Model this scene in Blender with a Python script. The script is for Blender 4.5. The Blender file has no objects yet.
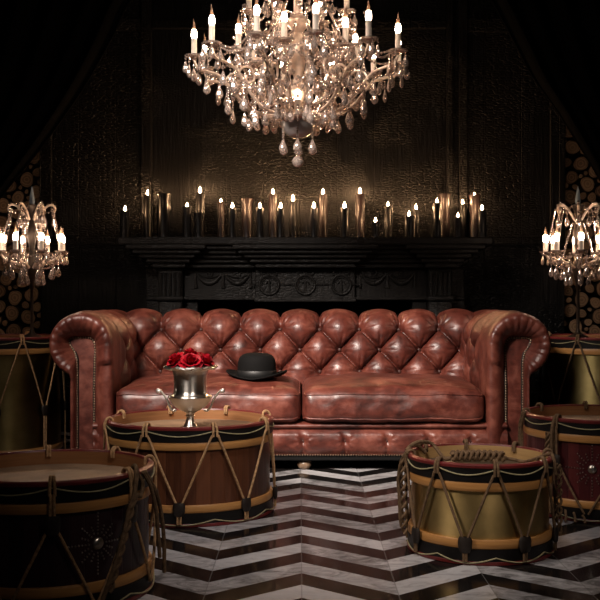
import bpy, math, random
from mathutils import Vector, Matrix, noise
random.seed(7)
PI = math.pi
S = bpy.context.scene
COL = S.collection
CAMZ = 0.775

# ------------------------------------------------------------------ helpers
class MB:
    """collects geometry for ONE mesh object"""
    def __init__(s): s.v = []; s.f = []; s.m = []; s.fl = []
    def add(s, vs, fs, mat=0, flat=False, M=None):
        o = len(s.v)
        for p in vs: s.v.append(tuple(M @ Vector(p)) if M is not None else tuple(p))
        for f in fs:
            s.f.append(tuple(i + o for i in f)); s.m.append(mat); s.fl.append(flat)
    def grid(s, fn, nu, nv, mat=0, closeu=False, closev=False, flip=False, M=None):
        vs = [fn(i / (nu if closeu else nu - 1), j / (nv if closev else nv - 1)) for i in range(nu) for j in range(nv)]
        fs = []
        for i in range(nu if closeu else nu - 1):
            for j in range(nv if closev else nv - 1):
                a = i * nv + j; b = ((i + 1) % nu) * nv + j
                c = ((i + 1) % nu) * nv + (j + 1) % nv; d = i * nv + (j + 1) % nv
                fs.append((a, d, c, b) if flip else (a, b, c, d))
        s.add(vs, fs, mat, False, M)
    def lathe(s, prof, n=32, c=(0, 0, 0), mat=0, M=None, flat=False, rip=None, sx=1, sy=1, caps=True):
        vs = []; fs = []
        for i, (r, z) in enumerate(prof):
            for k in range(n):
                a = 2 * PI * k / n
                rr = r * (rip(a, i) if rip else 1)
                vs.append((c[0] + rr * math.cos(a) * sx, c[1] + rr * math.sin(a) * sy, c[2] + z))
        for i in range(len(prof) - 1):
            for k in range(n):
                k2 = (k + 1) % n
                fs.append((i * n + k, i * n + k2, (i + 1) * n + k2, (i + 1) * n + k))
        if caps:
            if prof[0][0] > 1e-5: fs.append(tuple(range(n - 1, -1, -1)))
            if prof[-1][0] > 1e-5: fs.append(tuple((len(prof) - 1) * n + k for k in range(n)))
        s.add(vs, fs, mat, flat, M)
    def tube(s, pts, r, n=8, mat=0, closed=False, flat=False, M=None):
        P = [Vector(p) for p in pts]; N = len(P)
        vs = []; fs = []; up = None
        for i in range(N):
            if closed: t = P[(i + 1) % N] - P[i - 1]
            else: t = P[min(i + 1, N - 1)] - P[max(i - 1, 0)]
            if t.length < 1e-9: t = Vector((0, 0, 1))
            t.normalize()
            if up is None: up = t.orthogonal().normalized()
            u = up - t * up.dot(t)
            u = u.normalized() if u.length > 1e-6 else t.orthogonal().normalized()
            up = u; w = t.cross(u)
            rr = r(i / max(1, N - 1)) if callable(r) else r
            for k in range(n):
                a = 2 * PI * k / n
                vs.append(P[i] + (u * math.cos(a) + w * math.sin(a)) * rr)
        for i in range(N if closed else N - 1):
            for k in range(n):
                k2 = (k + 1) % n; j = (i + 1) % N
                fs.append((i * n + k, i * n + k2, j * n + k2, j * n + k))
        if not closed:
            fs.append(tuple(range(n - 1, -1, -1))); fs.append(tuple((N - 1) * n + k for k in range(n)))
        s.add(vs, fs, mat, flat, M)
    def box(s, x0, x1, y0, y1, z0, z1, b=0.0, mat=0, M=None):
        if b <= 0:
            vs = [(x, y, z) for z in (z0, z1) for y in (y0, y1) for x in (x0, x1)]
            s.add(vs, [(0, 2, 3, 1), (4, 5, 7, 6), (0, 1, 5, 4), (2, 6, 7, 3), (0, 4, 6, 2), (1, 3, 7, 5)], mat, False, M); return
        b = min(b, (x1 - x0) * .45, (y1 - y0) * .45, (z1 - z0) * .45)
        def ring(d, z):
            X0, X1, Y0, Y1 = x0 + d, x1 - d, y0 + d, y1 - d
            return [(X0 + b, Y0, z), (X1 - b, Y0, z), (X1, Y0 + b, z), (X1, Y1 - b, z), (X1 - b, Y1, z), (X0 + b, Y1, z), (X0, Y1 - b, z), (X0, Y0 + b, z)]
        vs = ring(b * .6, z0) + ring(0, z0 + b) + ring(0, z1 - b) + ring(b * .6, z1)
        fs = [tuple(range(7, -1, -1)), tuple(24 + k for k in range(8))]
        for i in range(3):
            for k in range(8):
                k2 = (k + 1) % 8
                fs.append((i * 8 + k, i * 8 + k2, i * 8 + 8 + k2, i * 8 + 8 + k))
        s.add(vs, fs, mat, True, M)
    def ball(s, c, r, n=8, m=5, sc=(1, 1, 1), mat=0, flat=False):
        prof = [(r * math.sin(PI * i / m), -r * math.cos(PI * i / m)) for i in range(m + 1)]
        vs = [(c[0], c[1], c[2] - r * sc[2])]
        for i in range(1, m):
            for k in range(n):
                a = 2 * PI * k / n
                vs.append((c[0] + prof[i][0] * math.cos(a) * sc[0], c[1] + prof[i][0] * math.sin(a) * sc[1], c[2] + prof[i][1] * sc[2]))
        vs.append((c[0], c[1], c[2] + r * sc[2])); T = len(vs) - 1
        fs = []
        for k in range(n):
            k2 = (k + 1) % n
            fs.append((0, 1 + k2, 1 + k)); fs.append((T, T - n + k, T - n + k2))
            for i in range(m - 2):
                a = 1 + i * n
                fs.append((a + k, a + k2, a + n + k2, a + n + k))
        s.add(vs, fs, mat, flat)
    def mesh(s, name, mats, ang=40):
        me = bpy.data.meshes.new(name)
        me.from_pydata(s.v, [], s.f)
        for m in (mats if isinstance(mats, (list, tuple)) else [mats]): me.materials.append(m)
        me.polygons.foreach_set('material_index', s.m)
        me.polygons.foreach_set('use_smooth', [not q for q in s.fl])
        me.update()
        if ang and not all(s.fl): me.set_sharp_from_angle(angle=math.radians(ang))
        return me
    def build(s, name, mats, parent=None, ang=40):
        return link(name, s.mesh(name, mats, ang), parent)

def link(name, me, parent=None, loc=None):
    o = bpy.data.objects.new(name, me); COL.objects.link(o)
    if parent is not None: o.parent = parent
    if loc is not None: o.location = loc
    return o
def tag(o, label, cat, group=None, kind=None):
    if label: o['label'] = label
    if cat: o['category'] = cat
    if group: o['group'] = group
    if kind: o['kind'] = kind
    return o
def thing(name, label, cat, loc=(0, 0, 0), rz=0, group=None):
    o = link(name, None, None, loc); o.rotation_euler = (0, 0, rz); o.empty_display_size = .05
    return tag(o, label, cat, group)
def struct(name, mb, mat, label=None):
    o = mb.build(name, mat); o['kind'] = 'structure'
    if label: o['label'] = label
    return o
def dup(root, loc, rz, label):
    r = root.copy(); COL.objects.link(r); r.location = loc; r.rotation_euler = (0, 0, rz); r['label'] = label
    for ch in list(root.children):
        c = ch.copy(); COL.objects.link(c); c.parent = r
        for g in list(ch.children):
            d = g.copy(); COL.objects.link(d); d.parent = c
    return r
def catmull(pts, n):
    P = [Vector(p) for p in pts]; P = [P[0] * 2 - P[1]] + P + [P[-1] * 2 - P[-2]]
    out = []
    m = len(P) - 3
    for i in range(n):
        t = i / (n - 1) * m; k = min(int(t), m - 1); t -= k
        a, b, c, d = P[k:k + 4]
        out.append(.5 * ((2 * b) + (c - a) * t + (2 * a - 5 * b + 4 * c - d) * t * t + (3 * b - a - 3 * c + d) * t ** 3))
    return out
def resample(pts, n):
    P = [Vector(p) for p in pts]; L = [0]
    for i in range(1, len(P)): L.append(L[-1] + (P[i] - P[i - 1]).length)
    out = []; k = 0
    for i in range(n):
        t = L[-1] * i / (n - 1)
        while k < len(P) - 2 and L[k + 1] < t: k += 1
        d = L[k + 1] - L[k]
        out.append(P[k].lerp(P[k + 1], (t - L[k]) / d if d > 1e-9 else 0))
    return out, L[-1]

# ------------------------------------------------------------------ materials
class NT:
    def __init__(s, name):
        s.m = bpy.data.materials.new(name); s.m.use_nodes = True
        s.t = s.m.node_tree; s.b = s.t.nodes['Principled BSDF']; s.out = s.t.nodes['Material Output']
    def n(s, typ, **kw):
        x = s.t.nodes.new(typ)
        for k, v in kw.items():
            if k in x.inputs: x.inputs[k].default_value = v
            else: setattr(x, k, v)
        return x
    def l(s, a, b): s.t.links.new(a, b)
    def math(s, op, a, b=None, c=None):
        x = s.t.nodes.new('ShaderNodeMath'); x.operation = op
        for i, q in enumerate((a, b, c)):
            if q is None: continue
            if isinstance(q, (int, float)): x.inputs[i].default_value = q
            else: s.l(q, x.inputs[i])
        return x.outputs[0]
    def ramp(s, fac, stops):
        x = s.t.nodes.new('ShaderNodeValToRGB'); e = x.color_ramp.elements
        while len(e) < len(stops): e.new(.5)
        for q, (p, c) in zip(e, stops):
            q.position = p; q.color = (*c, 1) if len(c) == 3 else c
        s.l(fac, x.inputs[0]); return x.outputs[0]
    def coord(s, scale=(1, 1, 1), which='Object'):
        tc = s.n('ShaderNodeTexCoord'); mp = s.n('ShaderNodeMapping'); mp.inputs['Scale'].default_value = scale
        s.l(tc.outputs[which], mp.inputs[0]); return mp.outputs[0]
    def noise(s, vec, scale, detail=4, rough=.55, dist=0):
        x = s.n('ShaderNodeTexNoise'); x.inputs['Scale'].default_value = scale; x.inputs['Detail'].default_value = detail
        x.inputs['Roughness'].default_value = rough; x.inputs['Distortion'].default_value = dist
        s.l(vec, x.inputs['Vector']); return x.outputs[0]
    def bump(s, h, strength, dist=.01, prev=None):
        x = s.n('ShaderNodeBump'); x.inputs['Strength'].default_value = strength; x.inputs['Distance'].default_value = dist
        s.l(h, x.inputs['Height'])
        if prev is not None: s.l(prev, x.inputs['Normal'])
        return x.outputs[0]
    def set(s, **kw):
        for k, v in kw.items(): s.b.inputs[k.replace('_', ' ')].default_value = v
        return s
def simple(name, col, rough=.5, metal=0, nscale=0, nvar=.25, bump=0, bscale=60, spec=.5, **kw):
    t = NT(name); t.set(Roughness=rough, Metallic=metal, **{'Specular_IOR_Level': spec})
    t.b.inputs['Base Color'].default_value = (*col, 1)
    for k, v in kw.items(): t.b.inputs[k.replace('_', ' ')].default_value = v
    v = t.coord()
    if nscale:
        lo = tuple(c * (1 - nvar) for c in col); hi = tuple(min(1, c * (1 + nvar)) for c in col)
        t.l(t.ramp(t.noise(v, nscale), [(.3, lo), (.7, hi)]), t.b.inputs['Base Color'])
    if bump: t.l(t.bump(t.noise(v, bscale), bump, .004), t.b.inputs['Normal'])
    return t.m
def emis(name, col, st):
    t = NT(name); t.b.inputs['Base Color'].default_value = (0, 0, 0, 1)
    t.b.inputs['Emission Color'].default_value = (*col, 1); t.b.inputs['Emission Strength'].default_value = st
    return t.m

def leather():
    t = NT('aged_red_leather'); v = t.coord()
    n1 = t.noise(v, 5.5, 5, .6, .6); n2 = t.noise(v, 28, 5, .65)
    st = t.noise(t.coord((4, 14, 9)), 1.6, 5, .65, 1.2)
    f = t.math('ADD', t.math('MULTIPLY', n1, .5), t.math('ADD', t.math('MULTIPLY', n2, .22), t.math('MULTIPLY', st, .28)))
    c = t.ramp(f, [(.38, (.030, .0062, .0042)), (.5, (.112, .025, .016)), (.64, (.255, .080, .053))])
    t.l(c, t.b.inputs['Base Color'])
    t.l(t.math('ADD', .27, t.math('MULTIPLY', n2, .26)), t.b.inputs['Roughness'])
    t.set(Specular_IOR_Level=.66)
    vo = t.n('ShaderNodeTexVoronoi'); vo.inputs['Scale'].default_value = 330; t.l(v, vo.inputs['Vector'])
    b = t.bump(t.noise(v, 22, 6, .62, .5), .22, .01)
    b = t.bump(vo.outputs[0], .10, .002, b)
    t.l(b, t.b.inputs['Normal']); return t.m
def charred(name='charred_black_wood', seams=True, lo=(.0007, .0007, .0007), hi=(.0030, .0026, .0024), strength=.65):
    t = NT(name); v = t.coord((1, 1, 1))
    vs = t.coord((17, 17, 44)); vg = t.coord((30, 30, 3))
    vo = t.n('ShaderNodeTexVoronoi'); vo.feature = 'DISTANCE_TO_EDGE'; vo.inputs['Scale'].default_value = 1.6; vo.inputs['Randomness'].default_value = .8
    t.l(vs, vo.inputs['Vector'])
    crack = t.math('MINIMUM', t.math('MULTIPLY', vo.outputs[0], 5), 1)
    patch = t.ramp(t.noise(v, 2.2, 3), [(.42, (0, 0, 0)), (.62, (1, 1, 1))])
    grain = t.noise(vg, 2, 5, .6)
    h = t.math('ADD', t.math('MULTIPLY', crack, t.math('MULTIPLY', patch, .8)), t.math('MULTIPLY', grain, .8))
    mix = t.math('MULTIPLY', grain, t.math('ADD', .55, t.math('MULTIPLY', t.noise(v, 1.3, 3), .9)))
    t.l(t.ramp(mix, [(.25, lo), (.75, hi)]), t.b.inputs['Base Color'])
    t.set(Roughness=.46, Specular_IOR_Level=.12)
    b = t.bump(h, strength, .012)
    if seams:
        sx = t.n('ShaderNodeSeparateXYZ'); t.l(v, sx.inputs[0])
        w = t.math('ABSOLUTE', t.math('SUBTRACT', t.math('FRACT', t.math('MULTIPLY', sx.outputs[0], 4.6)), .5))
        b = t.bump(t.math('MINIMUM', t.math('MULTIPLY', t.math('SUBTRACT', .5, w), 60), 1), .6, .008, b)
    t.l(b, t.b.inputs['Normal']); return t.m
def wood(name, lo, hi, rough=.38, staves=0, horizontal=True):
    t = NT(name); v = t.coord((1, 1, 1))
    g = t.noise(t.coord((3, 3, 60) if horizontal else (40, 40, 3)), 2, 5, .6, .3)
    f = g
    if staves:
        sx = t.n('ShaderNodeSeparateXYZ'); t.l(v, sx.inputs[0])
        a = t.math('MULTIPLY', t.math('ARCTAN2', sx.outputs[1], sx.outputs[0]), staves / (2 * PI))
        wn = t.n('ShaderNodeTexWhiteNoise'); wn.noise_dimensions = '1D'; t.l(t.math('FLOOR', a), wn.inputs['W'])
        f = t.math('ADD', t.math('MULTIPLY', g, .55), t.math('MULTIPLY', wn.outputs[0], .45))
        e = t.math('ABSOLUTE', t.math('SUBTRACT', t.math('FRACT', a), .5))
        t.l(t.bump(t.math('MINIMUM', t.math('MULTIPLY', t.math('SUBTRACT', .5, e), 30), 1), .5, .004), t.b.inputs['Normal'])
    t.l(t.ramp(f, [(.28, lo), (.72, hi)]), t.b.inputs['Base Color'])
    t.set(Roughness=rough); return t.m
def marble():
    t = NT('chevron_marble'); v = t.coord()
    sx = t.n('ShaderNodeSeparateXYZ'); t.l(v, sx.inputs[0]); X, Y = sx.outputs[0], sx.outputs[1]
    CW = .255
    q = t.math('MULTIPLY', t.math('SUBTRACT', X, .0045), 1 / (2 * CW))
    fr = t.math('FRACT', t.math('ADD', q, 100.5))
    tri = t.math('MULTIPLY', t.math('ABSOLUTE', t.math('SUBTRACT', fr, .5)), 2 * CW)
    ph = t.math('DIVIDE', t.math('ADD', Y, t.math('MULTIPLY', tri, .83)), .234)
    w = t.math('FRACT', t.math('ADD', ph, 100 - .635 - .0))
    blk = t.math('LESS_THAN', w, .49)
    # plank edge + column joint lines
    jq = t.math('ABSOLUTE', t.math('SUBTRACT', t.math('FRACT', t.math('MULTIPLY', q, 2)), .5))
    joint = t.math('GREATER_THAN', jq, .493)
    vein = t.noise(t.coord((1, 1.6, 1)), 9, 8, .7, 1.6)
    pid = t.n('ShaderNodeTexWhiteNoise'); pid.noise_dimensions = '2D'
    cx = t.n('ShaderNodeCombineXYZ'); t.l(t.math('FLOOR', t.math('MULTIPLY', q, 2)), cx.inputs[0]); t.l(t.math('FLOOR', t.math('ADD', ph, -.635)), cx.inputs[1])
    t.l(cx.outputs[0], pid.inputs[0])
    vv = t.math('ADD', t.math('MULTIPLY', vein, .8), t.math('MULTIPLY', pid.outputs[0], .22))
    white = t.ramp(vv, [(.34, (.13, .125, .125)), (.47, (.34, .33, .335)), (.58, (.50, .49, .50)), (.8, (.60, .59, .60))])
    black = t.ramp(vein, [(.4, (.007, .006, .006)), (.8, (.022, .018, .017))])
    mx = t.n('ShaderNodeMix'); mx.data_type = 'RGBA'
    t.l(blk, mx.inputs[0]); t.l(white, mx.inputs[6]); t.l(black, mx.inputs[7])
    m2 = t.n('ShaderNodeMix'); m2.data_type = 'RGBA'; t.l(t.math('MULTIPLY', joint, .5), m2.inputs[0]); t.l(mx.outputs[2], m2.inputs[6]); m2.inputs[7].default_value = (.15, .145, .14, 1)
    t.l(m2.outputs[2], t.b.inputs['Base Color'])
    t.l(t.math('ADD', .08, t.math('MULTIPLY', t.noise(v, 14, 4), .12)), t.b.inputs['Roughness'])
    t.set(Specular_IOR_Level=.3, IOR=1.22); return t.m
def crystal():
    t = NT('cut_crystal')
    gl = t.n('ShaderNodeBsdfGlass'); gl.inputs['IOR'].default_value = 1.55; gl.inputs['Roughness'].default_value = .02; gl.inputs['Color'].default_value = (1, .95, .92, 1)
    gs = t.n('ShaderNodeBsdfGlossy'); gs.inputs['Roughness'].default_value = .14; gs.inputs['Color'].default_value = (1, .86, .78, 1)
    df = t.n('ShaderNodeBsdfDiffuse'); df.inputs['Color'].default_value = (.92, .74, .64, 1)
    a = t.n('ShaderNodeMixShader'); a.inputs[0].default_value = .42; t.l(gl.outputs[0], a.inputs[1]); t.l(gs.outputs[0], a.inputs[2])
    b = t.n('ShaderNodeMixShader'); b.inputs[0].default_value = .20; t.l(a.outputs[0], b.inputs[1]); t.l(df.outputs[0], b.inputs[2])
    t.l(b.outputs[0], t.out.inputs[0]); return t.m
def logend():
    t = NT('split_log_end_grain'); v = t.coord(); sx = t.n('ShaderNodeSeparateXYZ'); t.l(v, sx.inputs[0])
    oi = t.n('ShaderNodeObjectInfo')
    r = t.math('SQRT', t.math('ADD', t.math('POWER', sx.outputs[0], 2), t.math('POWER', sx.outputs[2], 2)))
    rr = t.math('ADD', t.math('MULTIPLY', r, 420), t.math('MULTIPLY', t.noise(v, 30, 3), 5))
    ring = t.math('ADD', .5, t.math('MULTIPLY', t.math('SINE', rr), .5))
    f = t.math('ADD', t.math('MULTIPLY', ring, .3), t.math('ADD', t.math('MULTIPLY', t.noise(v, 40, 4), .35), t.math('MULTIPLY', oi.outputs['Random'], .4)))
    t.l(t.ramp(f, [(.2, (.06, .033, .018)), (.8, (.23, .145, .085))]), t.b.inputs['Base Color'])
    t.set(Roughness=.8, Specular_IOR_Level=.2); return t.m

FINIAL = simple('pale_blue_crystal', (.55, .68, .80), .12, 0, Transmission_Weight=.45)
LEATHER = leather()
CHAR = charred()
CHARM = charred('charred_carved_wood', False, (.004, .0038, .0036), (.013, .0118, .011), .3)
MARBLE = marble()
CRYS = crystal()
BLACK = simple('matt_black', (.006, .006, .006), .8, nscale=8, spec=.2)
VELVET = simple('black_velvet_curtain', (.0007, .00065, .00065), .9, nscale=14, spec=.04, bump=.2, bscale=200)
ROPE = simple('hemp_rope', (.44, .265, .135), .85, nscale=90, nvar=.4, bump=.6, bscale=260, spec=.2)
DROPE = simple('dark_hemp_rope', (.16, .100, .056), .85, nscale=90, nvar=.4, bump=.6, bscale=260, spec=.2)
TUG = simple('dark_tug_leather', (.018, .012, .009), .5, nscale=40, bump=.3)
HOOPRED = simple('maroon_hoop_paint', (.14, .018, .018), .35, nscale=20, nvar=.3)
HOOPBLK = simple('black_hoop_paint', (.008, .007, .007), .42, spec=.3, nscale=20, nvar=.3)
CREAM = simple('cream_cord', (.34, .30, .17), .6, nscale=60)
OCHRE = wood('ochre_wood_hoop', (.38, .17, .05), (.58, .30, .10), .4)
INNER = wood('warm_inner_hoop', (.26, .115, .045), (.40, .19, .08), .5)
PALEIN = wood('pale_inner_hoop', (.42, .25, .10), (.60, .39, .17), .5)
SKIN = simple('calfskin_drumhead', (.34, .22, .135), .55, nscale=7, nvar=.4, bump=.15, bscale=40)
STAVE = wood('walnut_stave_shell', (.050, .017, .009), (.155, .056, .025), .3, 36, False)
MAROONS = wood('maroon_painted_shell', (.050, .008, .010), (.10, .017, .018), .35, 44, False)
DARKS = wood('near_black_maroon_shell', (.014, .006, .010), (.035, .012, .016), .35, 44, False)
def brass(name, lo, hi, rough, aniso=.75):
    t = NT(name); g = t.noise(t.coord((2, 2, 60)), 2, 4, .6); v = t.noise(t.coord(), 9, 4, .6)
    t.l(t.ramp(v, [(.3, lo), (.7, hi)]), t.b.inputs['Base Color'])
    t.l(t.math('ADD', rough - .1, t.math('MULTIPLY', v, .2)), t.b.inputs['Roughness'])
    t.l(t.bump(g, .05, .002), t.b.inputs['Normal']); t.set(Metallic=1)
    if aniso:
        tn = t.n('ShaderNodeTangent'); tn.direction_type = 'RADIAL'; tn.axis = 'Z'; t.l(tn.outputs[0], t.b.inputs['Tangent']); t.set(Anisotropic=aniso, Anisotropic_Rotation=.25)
    return t.m
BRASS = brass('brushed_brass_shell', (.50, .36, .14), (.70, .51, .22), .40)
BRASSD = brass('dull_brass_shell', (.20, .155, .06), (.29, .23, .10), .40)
SILVER = brass('aged_silver', (.62, .59, .54), (.92, .89, .83), .33, .8)
STUD = simple('steel_stud', (.62, .58, .52), .3, 1)
NAIL = simple('antique_nailhead', (.34, .24, .16), .4, .9)
FELT = simple('black_felt', (.0032, .0030, .0030), .8, nscale=120, bump=.2, bscale=300, spec=.15)
RIBBON = simple('black_ribbon', (.006, .006, .006), .5)
ROSE = simple('red_rose_petal', (.36, .004, .013), .5, nscale=30, nvar=.35, spec=.3)
SEPAL = simple('green_leaf', (.03, .07, .02), .6, nscale=30)
WAX = simple('black_candle_wax', (.0035, .003, .003), .34, spec=.2, nscale=25, nvar=.4, bump=.12, bscale=45)
WAXR = simple('dark_plum_candle_wax', (.009, .005, .005), .36, spec=.22, nscale=25, nvar=.4, bump=.12, bscale=45)
WICK = simple('charred_wick', (.01, .01, .01), .9)
FLAME = emis('candle_flame', (1, .57, .28), 1050)
BULB = emis('lit_bulb_glass', (1, .73, .54), 78)
TIP = simple('clear_bulb_tip', (.5, .36, .26), .1, 0, Transmission_Weight=.6)
SLEEVE = simple('ivory_candle_sleeve', (.80, .70, .60), .5, nscale=20, nvar=.06, Subsurface_Weight=0)
GILT = simple('antique_cream_gilt_metal', (.80, .62, .50), .34, .5, nscale=40, nvar=.25)
IRON = simple('dark_bronze_pole', (.06, .045, .035), .4, .8, nscale=30)
SMOKE = simple('silvered_glass_bowl', (.42, .38, .36), .12, .35)
BARK = simple('log_bark', (.018, .012, .008), .9, nscale=50, nvar=.5, bump=.6, bscale=70, spec=.1)
LOGEND = logend()

# ------------------------------------------------------------------ room
m = MB(); m.box(-2.6, 2.6, -1.5, 6.6, -.06, 0); struct('floor', m, MARBLE)
m = MB(); m.box(-2.6, 2.6, -1.5, 6.6, 3.0, 3.08); struct('ceiling', m, BLACK)
m = MB(); m.box(-2.6, -2.5, -1.5, 6.6, 0, 3.0); struct('wall_left', m, BLACK)
m = MB(); m.box(2.5, 2.6, -1.5, 6.6, 0, 3.0); struct('wall_right', m, BLACK)
m = MB(); m.box(-1.53, 1.56, 5.90, 6.35, 0, 3.0)           # panelled chimney wall
struct('wall_back', m, CHAR)
m = MB(); m.box(-2.5, -1.53, 6.35, 6.45, 0, 3.0); struct('wall_alcove_left', m, BLACK)
m = MB(); m.box(1.56, 2.5, 6.35, 6.45, 0, 3.0); struct('wall_alcove_right', m, BLACK)
m = MB(); m.box(-2.5, -1.53, 5.93, 6.35, 0, .52); struct('wall_ledge_left', m, BLACK)
m = MB(); m.box(1.56, 2.5, 5.93, 6.35, 0, .52); struct('wall_ledge_right', m, BLACK)
def trim(i, *a):
    m = MB(); m.box(*a, b=.004); struct('trim_%d' % i, m, CHAR)
trim(1, -.935, -.872, 5.868, 5.90, 1.14, 3.0)      # stile, left
trim(2, .862, .90, 5.868, 5.90, 1.14, 3.0)         # stiles, right
trim(3, .935, .985, 5.868, 5.90, 1.14, 3.0)
trim(4, -1.53, -.936, 5.87, 5.90, 2.36, 2.43)      # top rails
trim(5, -.871, .861, 5.87, 5.90, 2.37, 2.42)
trim(6, .986, 1.56, 5.87, 5.90, 2.35, 2.43)
trim(7, -1.53, -1.06, 5.872, 5.90, 1.10, 1.145)    # dado rails
trim(8, 1.09, 1.56, 5.872, 5.90, 1.10, 1.145)
trim(9, -1.53, -1.46, 5.872, 5.90, 1.146, 2.359)
trim(10, 1.47, 1.56, 5.872, 5.90, 1.146, 2.349)

# ------------------------------------------------------------------ fireplace mantel
def mantel():
    R = thing('fireplace_mantel', 'black carved wooden fireplace surround behind the sofa, its shelf lined with candles', 'fireplace', (.03, 5.90, 0))
    Y = lambda d: d - 5.90
    m = MB(); m.box(-1.045, 1.045, Y(5.55), 0, 1.082, 1.125, .008); m.build('mantel_shelf', CHARM, R)
    m = MB()
    steps = [(1.000, 5.575, 1.058, 1.083), (.965, 5.60, 1.034, 1.060), (.930, 5.625, 1.010, 1.035), (.895, 5.65, .985, 1.011), (.865, 5.675, .957, .986)]
    for hw, yf, z0, z1 in steps:
        m.box(-hw, hw, Y(yf), 0, z0, z1, .006)
        e = hw - .865
        m.box(-.285 - e * .9, .285 + e * .9, Y(yf - .035), Y(yf) + .01, z0 + .001, z1 - .001, .006)
        for sx in (-1, 1):
            a, b = sorted((sx * (hw - .0), sx * (.675 - e * .9)))
            m.box(a, b, Y(yf - .035), Y(yf) + .01, z0 + .001, z1 - .001, .006)
    m.build('cornice_moulding', CHARM, R)
    m = MB(); m.box(-.70, .70, Y(5.73), 0, .775, .957, .004)
    m.box(-.285, .285, Y(5.705), Y(5.735), .765, .957, .005)
    m.box(-.70, .70, Y(5.71), Y(5.735), .775, .792, .004); m.box(-.29, .29, Y(5.69), Y(5.735), .765, .785, .004)
    m.build('frieze', CHARM, R)
    for k, x in enumerate((-.205, 0, .205)):
        m = MB(); yy = Y(5.70); z = .862
        m.tube([(x + .054 * math.cos(a), yy, z + .054 * math.sin(a)) for a in [2 * PI * i / 36 for i in range(36)]], .008, 8, closed=True)
        m.tube([(x + .043 * math.cos(a), yy, z + .043 * math.sin(a)) for a in [2 * PI * i / 36 for i in range(36)]], .004, 6, closed=True)
        m.tube([(x, yy, z - .045), (x, yy, z + .03)], .006, 8)
        m.tube([(x - .022, yy, z + .005), (x, yy, z + .032), (x + .022, yy, z + .005)], .005, 8)
        for sx in (-1, 1):
            m.tube([(x + sx * (.026 + .02 * math.cos(a)), yy, z + .066 + .011 * math.sin(a)) for a in [2 * PI * i / 16 for i in range(16)]], .005, 6, closed=True)
            m.tube([(x + sx * .056, yy, z), (x + sx * .075, yy, z + .003), (x + sx * .10, yy, z)], .005, 6)
        m.build('carved_wreath', CHARM, R)
    for sx in (-1, 1):
        for c in (.39, .55):
            m = MB(); yy = Y(5.725); x = sx * c
            m.tube([(x + .072 * t, yy, .925 - .055 * (1 - t * t)) for t in [-1 + 2 * i / 16 for i in range(17)]], lambda t: .006 + .007 * math.sin(PI * t), 8)
            m.tube([(x + .072 * t, yy, .93 - .028 * (1 - t * t)) for t in [-1 + 2 * i / 16 for i in range(17)]], .004, 6)
            m.tube([(x + (.004 + .0026 * a) * math.cos(a), yy, .925 + (.004 + .0026 * a) * math.sin(a)) for a in [.4 * i for i in range(20)]], .004, 6)
            for s2 in (-1, 1):
                m.tube([(x + s2 * .076, yy, .93), (x + s2 * .078, yy, .88), (x + s2 * .076, yy, .845)], lambda t: .005 + .006 * t, 8)
            m.build('carved_swag', CHARM, R)
        m = MB()
        a, b = sorted((sx * .70, sx * .835)); m.box(a, b, Y(5.68), 0, 0, .957, .006)
        for i in range(5):
            xx = sx * (.715 + .0263 * i); m.tube([(xx, Y(5.678), .80), (xx, Y(5.672), .93)], .009, 8)
        m.box(a - .008, b + .008, Y(5.665), -.0, .77, .795, .005)
        m.build('pilaster', CHARM, R)
        m = MB(); a, b = sorted((sx * .836, sx * .925)); m.box(a, b, Y(5.80), 0, 0, .957, .005); m.box(a, b, Y(5.785), 0, .775, .79, .004); m.build('side_return', CHARM, R)
        m = MB(); a, b = sorted((sx * .615, sx * .699)); m.box(a, b, Y(5.74), 0, 0, .774, .005); m.build('jamb', CHARM, R)
    m = MB(); m.box(-.615, .615, -.012, -.002, 0, .774); m.build('firebox', BLACK, R)
mantel()

# ------------------------------------------------------------------ candles on the mantel
def candle(x, y, r, h, lit, lab, wob=0, mat=None, name='candle'):
    T = thing('pillar_candle', lab, 'candle', (x, y, 1.1252), 0, 'black candles on the mantel shelf')
    ph = random.random() * 6
    top = .35 if wob else .12
    prof = [(0, 0), (r * 1.02, 0), (r * 1.05, .004), (r, .01)] + [(r * (1 + .03 * math.sin(ph + i)), .01 + (h - .014) * i / 8) for i in range(1, 8)] + [(r * (1.0 + .22 * (wob > 0)), h - .004), (r * (.97 + .25 * (wob > 0)), h), (r * .7, h - .004), (0, h - .007)]
    m = MB(); m.lathe(prof, 20, rip=lambda a, i: 1 + ((.05 * math.sin(3 * a + ph) + .05 * math.sin(5 * a)) * (wob if i > 9 else .12)))
    for k in range(3):   # wax runs
        a = ph + k * 2.2; l = h * (.25 + .4 * random.random())
        m.tube([((r + .0005) * math.cos(a), (r + .0005) * math.sin(a), h - .006 - l * t / 6) for t in range(7)], lambda t: .0022 + .0016 * t, 6)
    m.build('wax_body', mat or WAX, T)
    m = MB(); m.tube([(0, 0, h - .01), (0, 0, h + .006), (.002, 0, h + .011)], .0011, 6); m.build('wick', WICK, T)
    if lit:
        f = lit; m = MB()
        m.lathe([(0, 0), (.0045 * f, .003 * f), (.0066 * f, .008 * f), (.0058 * f, .014 * f), (.0032 * f, .021 * f), (.001 * f, .028 * f), (0, .031 * f)], 10, (0, 0, h - .002))
        m.build('flame', FLAME, T)
CX = lambda px, d: (px - 300) * d / 1000
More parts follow.
